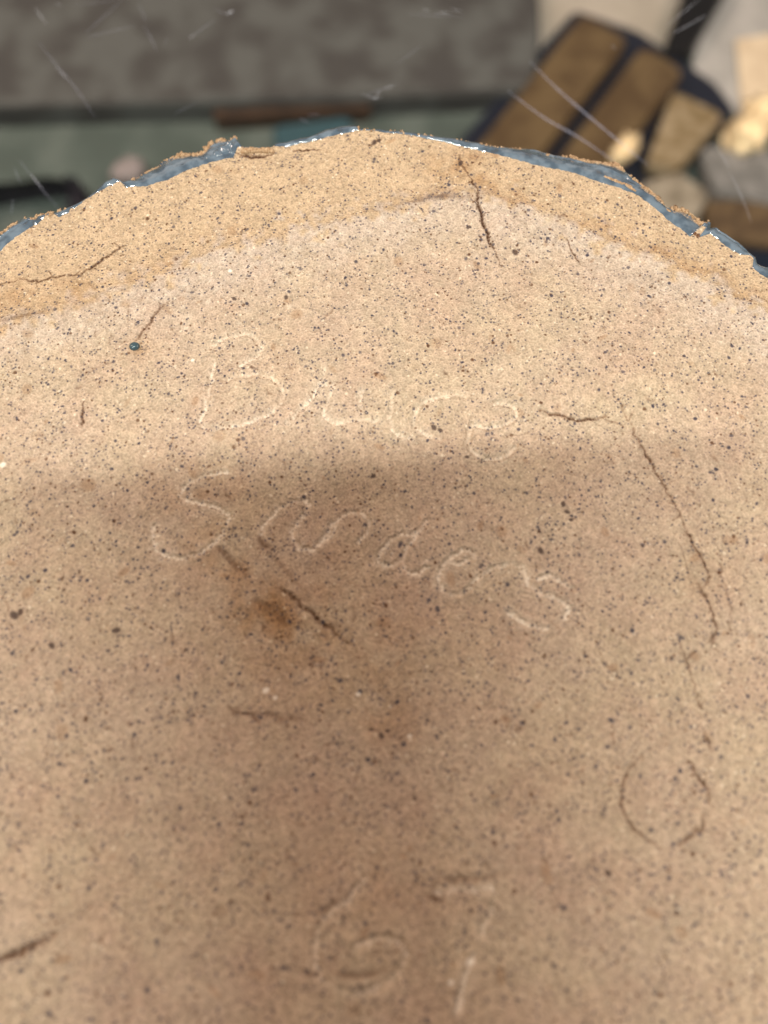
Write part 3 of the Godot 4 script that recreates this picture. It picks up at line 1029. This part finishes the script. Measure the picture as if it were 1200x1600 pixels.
func cracks_and_shade() -> void:
	crack_and_shade(v2([718, 240, 721, 256, 730, 272]), 0.22, 0.6, 0.15)
	crack_and_shade(v2([728, 268, 735, 277, 744, 292, 746, 302]), 0.16, 0.9, 0.2)
	crack_and_shade(v2([746, 298, 747, 318, 752, 342, 760, 362, 770, 387]), 0.26, 1.0, 0.35)
	crack_and_shade(v2([769, 385, 776, 400, 784, 416]), 0.16, 0.5)
	crack_and_shade(v2([885, 373, 893, 390, 907, 412]), 0.17, 0.75, 0.1)
	crack_and_shade(v2([30, 435, 62, 438, 84, 431, 108, 428, 127, 428]), 0.24, 0.8, 0.2)
	crack_and_shade(v2([124, 429, 140, 418, 152, 409, 168, 397, 196, 379]), 0.26, 0.8, 0.3)
	crack_and_shade(v2([-20, 452, 8, 440, 34, 435]), 0.2, 0.5)
	crack_and_shade(v2([55, 437, 56, 450]), 0.15, 0.5)
	crack_and_shade(v2([845, 640, 862, 645, 882, 650, 902, 657, 918, 653, 946, 649]), 0.26, 0.75, 0.25)
	crack_and_shade(v2([940, 649, 960, 658, 978, 663]), 0.18, 0.4, 0.1)
	crack_and_shade(v2([952, 600, 975, 640, 992, 672]), 0.2, 0.3, 0.14)
	crack_and_shade(v2([990, 668, 1003, 697, 1022, 728, 1042, 762, 1066, 808]), 0.22, 0.6, 0.3)
	crack_and_shade(v2([1064, 805, 1084, 848, 1100, 880, 1108, 900, 1102, 918]), 0.22, 0.6, 0.2)
	crack_and_shade(v2([1090, 914, 1098, 926, 1104, 936]), 0.4, 0.55)
	crack_and_shade(v2([1104, 930, 1112, 950, 1118, 985, 1114, 1006]), 0.22, 0.6, 0.1)
	crack_and_shade(v2([1110, 990, 1118, 1006]), 0.36, 0.6)
	crack_and_shade(v2([1120, 840, 1128, 900, 1140, 950, 1142, 1000]), 0.16, 0.3)
	crack_and_shade(v2([1060, 1000, 1082, 1062, 1092, 1096]), 0.2, 0.45, 0.1)
	crack_and_shade(v2([1090, 1088, 1096, 1112]), 0.26, 0.55)
	crack_and_shade(v2([1102, 1140, 1114, 1176]), 0.2, 0.5)
	crack_and_shade(v2([1075, 1185, 1090, 1212, 1106, 1236, 1112, 1258]), 0.26, 0.6, 0.12)
	crack_and_shade(v2([1003, 1180, 985, 1200, 973, 1226, 971, 1254, 979, 1280, 996, 1300, 1018, 1316, 1036, 1322]), 0.24, 0.5, 0.15)
	crack_and_shade(v2([1060, 1320, 1082, 1304, 1098, 1296, 1102, 1274]), 0.3, 0.5, 0.1)
	crack_and_shade(v2([130, 632, 129, 648, 129, 668]), 0.2, 0.85, 0.15)
	crack_and_shade(v2([207, 536, 222, 518, 238, 496, 262, 470]), 0.26, 0.65, 0.2)
	crack_and_shade(v2([190, 560, 150, 575, 120, 590]), 0.2, 0.2)
	crack_and_shade(v2([-30, 1502, 0, 1497, 30, 1490, 55, 1476, 88, 1458]), 0.4, 0.65, 0.3)
	crack_and_shade(v2([338, 853, 362, 876, 388, 902]), 0.55, 0.42, 0.15)
	crack_and_shade(v2([404, 840, 414, 850, 424, 858]), 0.5, 0.5, 0.1)
	crack_and_shade(v2([440, 918, 466, 940, 505, 972, 545, 1006]), 0.32, 0.6, 0.3)
	crack_and_shade(v2([405, 938, 428, 956, 452, 978]), 0.7, 0.25, 0.2)
	crack_and_shade(v2([405, 846, 440, 885, 480, 925]), 0.4, 0.2)
	crack_and_shade(v2([355, 1106, 378, 1113, 402, 1120]), 0.26, 0.6, 0.1)
	crack_and_shade(v2([395, 1116, 405, 1130]), 0.3, 0.5)
	crack_and_shade(v2([400, 1114, 440, 1122, 472, 1124]), 0.5, 0.25, 0.1)
	crack_and_shade(v2([455, 231, 475, 232, 500, 231]), 0.2, 0.8, 0.2)
	crack_and_shade(v2([372, 237, 392, 240, 414, 240, 428, 236]), 0.3, 0.9, 0.4)  # gap under the nub, its shade painted dark as well
	crack_and_shade(v2([575, 227, 588, 221, 596, 216]), 0.3, 0.6, 0.2)
	crack_and_shade(v2([0, 502, 35, 494, 72, 487]), 0.45, 0.3, 0.1)
	crack_and_shade(v2([640, 312, 690, 302, 730, 308]), 0.7, 0.28)
	crack_and_shade(v2([672, 1392, 690, 1377, 720, 1374, 760, 1372, 790, 1366]), 0.4, 0.22, 0.2)  # painted shade above the bar of the seven
	crack_and_shade(v2([668, 1400, 680, 1404, 692, 1409]), 0.4, 0.45, 0.1)
	crack_and_shade(v2([530, 1400, 515, 1416, 495, 1430]), 0.35, 0.25, 0.1)
	crack_and_shade(v2([515, 1518, 545, 1524, 580, 1522, 615, 1510]), 0.4, 0.28, 0.1)  # groove shade painted over the bottom stroke of the six
	crack_and_shade(v2([1085, 925, 1075, 890, 1062, 850]), 0.16, 0.25)
	crack_and_shade(v2([930, 1000, 945, 1040, 965, 1060]), 0.16, 0.2)
	# a bloom of pale scum just inside the old foot line
	for i in 1500:
		var x := rng.randf_range(0, 1200)
		var k := 0
		while k < FOOT.size() - 2 and FOOT[k + 1].x < x:
			k += 1
		var y := lerpf(FOOT[k].y, FOOT[k + 1].y, (x - FOOT[k].x) / (FOOT[k + 1].x - FOOT[k].x))
		var p := plan(x, y + 8.0 + absf(rng.randfn()) * 45.0, TOP)
		if n_mid.get_noise_2d(p.x * 1.5, p.y * 1.5) > -0.05:
			stamp_bytes(pale, p, rng.randf_range(0.15, 0.8), rng.randf_range(0.05, 0.26))
	# fine short tears scattered over the face
	for i in 90:
		var x := rng.randf_range(0, 1200)
		var y := rng.randf_range(420, 1590)
		var a := rng.randf_range(0.3, 1.5) * (1.0 if rng.randf() < 0.75 else -1.0)
		var l := rng.randf_range(8, 26)
		crack_and_shade([Vector2(x, y), Vector2(x + cos(a) * l * 0.5 + rng.randf_range(-3, 3), y + sin(a) * l * 0.5), Vector2(x + cos(a) * l, y + sin(a) * l)], rng.randf_range(0.12, 0.26), rng.randf_range(0.15, 0.4))


func letters(root: Node, pm: Material) -> void:
	var B := [[335, 560, 332, 582, 327, 605, 321, 640, 312, 660], [316, 547, 335, 534, 356, 525, 382, 520, 401, 527, 411, 541, 405, 553, 390, 562, 376, 570], [350, 592, 372, 587, 400, 584, 425, 590, 440, 602, 444, 616, 438, 632, 427, 643, 415, 652, 394, 661, 368, 667, 342, 671, 318, 668]]
	var R := [[508, 578, 497, 604, 485, 625, 470, 641, 448, 667], [497, 604, 512, 600, 522, 606, 512, 626, 506, 645, 508, 656]]
	var U := [[508, 652, 520, 661, 545, 660, 566, 657, 590, 660], [566, 612, 562, 632, 566, 648], [612, 618, 613, 640, 609, 655, 613, 672, 622, 682, 642, 684]]
	var Cc := [[726, 622, 712, 616, 692, 620, 668, 626, 652, 638, 646, 655, 650, 669, 664, 679, 690, 684]]
	var E := [[738, 664, 765, 667, 790, 661, 806, 654, 808, 641, 793, 628, 772, 631], [738, 662, 732, 678, 732, 692, 740, 706, 754, 715, 778, 715, 804, 703]]
	var S := [[356, 738, 330, 742, 305, 748, 288, 763, 281, 776, 300, 784, 326, 789, 345, 795, 358, 807, 356, 820, 345, 835, 332, 851, 312, 864, 285, 873, 260, 868, 245, 862, 240, 846, 238, 822]]
	var A := [[488, 788, 476, 781, 458, 782, 434, 793, 414, 816, 407, 832], [482, 788, 471, 808, 456, 828, 458, 844, 470, 856, 486, 860, 500, 848, 518, 822, 530, 806]]
	var N := [[530, 806, 545, 800, 560, 799, 574, 804, 579, 820, 572, 834, 560, 848], [530, 806, 522, 826, 512, 842]]
	var D := [[660, 824, 644, 834, 629, 834, 611, 842, 595, 858, 589, 872, 597, 883, 614, 885, 628, 874], [668, 813, 654, 833, 639, 852, 630, 871, 632, 889, 642, 898, 658, 896, 668, 889]]
	var E2 := [[700, 880, 720, 880, 740, 873, 744, 862, 726, 860, 708, 868, 690, 888, 685, 904, 690, 922, 708, 931, 722, 930, 736, 918]]
	var R2 := [[734, 920, 745, 906, 758, 895, 775, 887, 800, 882, 815, 887, 821, 900]]
	var S2 := [[895, 919, 878, 911, 860, 900, 842, 905], [820, 900, 830, 918, 846, 928, 864, 934, 882, 940, 892, 951, 882, 965], [796, 955, 812, 970, 834, 979, 855, 983]]
	var six := [[572, 1372, 559, 1390, 541, 1409, 520, 1422, 500, 1446, 493, 1475, 493, 1508, 505, 1532, 526, 1547, 550, 1554, 575, 1550, 604, 1536, 626, 1518, 637, 1494, 630, 1475, 604, 1466, 580, 1469, 557, 1480]]
	var seven := [[680, 1395, 700, 1387, 722, 1390, 748, 1390, 772, 1384], [770, 1416, 760, 1438, 752, 1465], [740, 1498, 730, 1520, 721, 1552, 718, 1582]]
	for l in [[B, 0.6, 0.3, 0.45], [R, 0.5, 0.22, 0.5], [U, 0.55, 0.22, 0.46], [Cc, 0.6, 0.28, 0.44], [E, 0.6, 0.42, 0.42], [S, 0.5, 0.26, 0.72], [A, 0.5, 0.28, 0.72], [N, 0.5, 0.3, 0.55], [D, 0.5, 0.34, 0.72], [E2, 0.5, 0.3, 0.66], [R2, 0.5, 0.26, 0.66], [S2, 0.6, 0.3, 0.75], [six, 0.7, 0.36, 0.36], [seven, 0.6, 0.24, 0.62]]:
		var strokes := []
		for s in l[0]:
			strokes.append(v2(s))
		letter(strokes, l[1], l[2], l[3], root, pm)
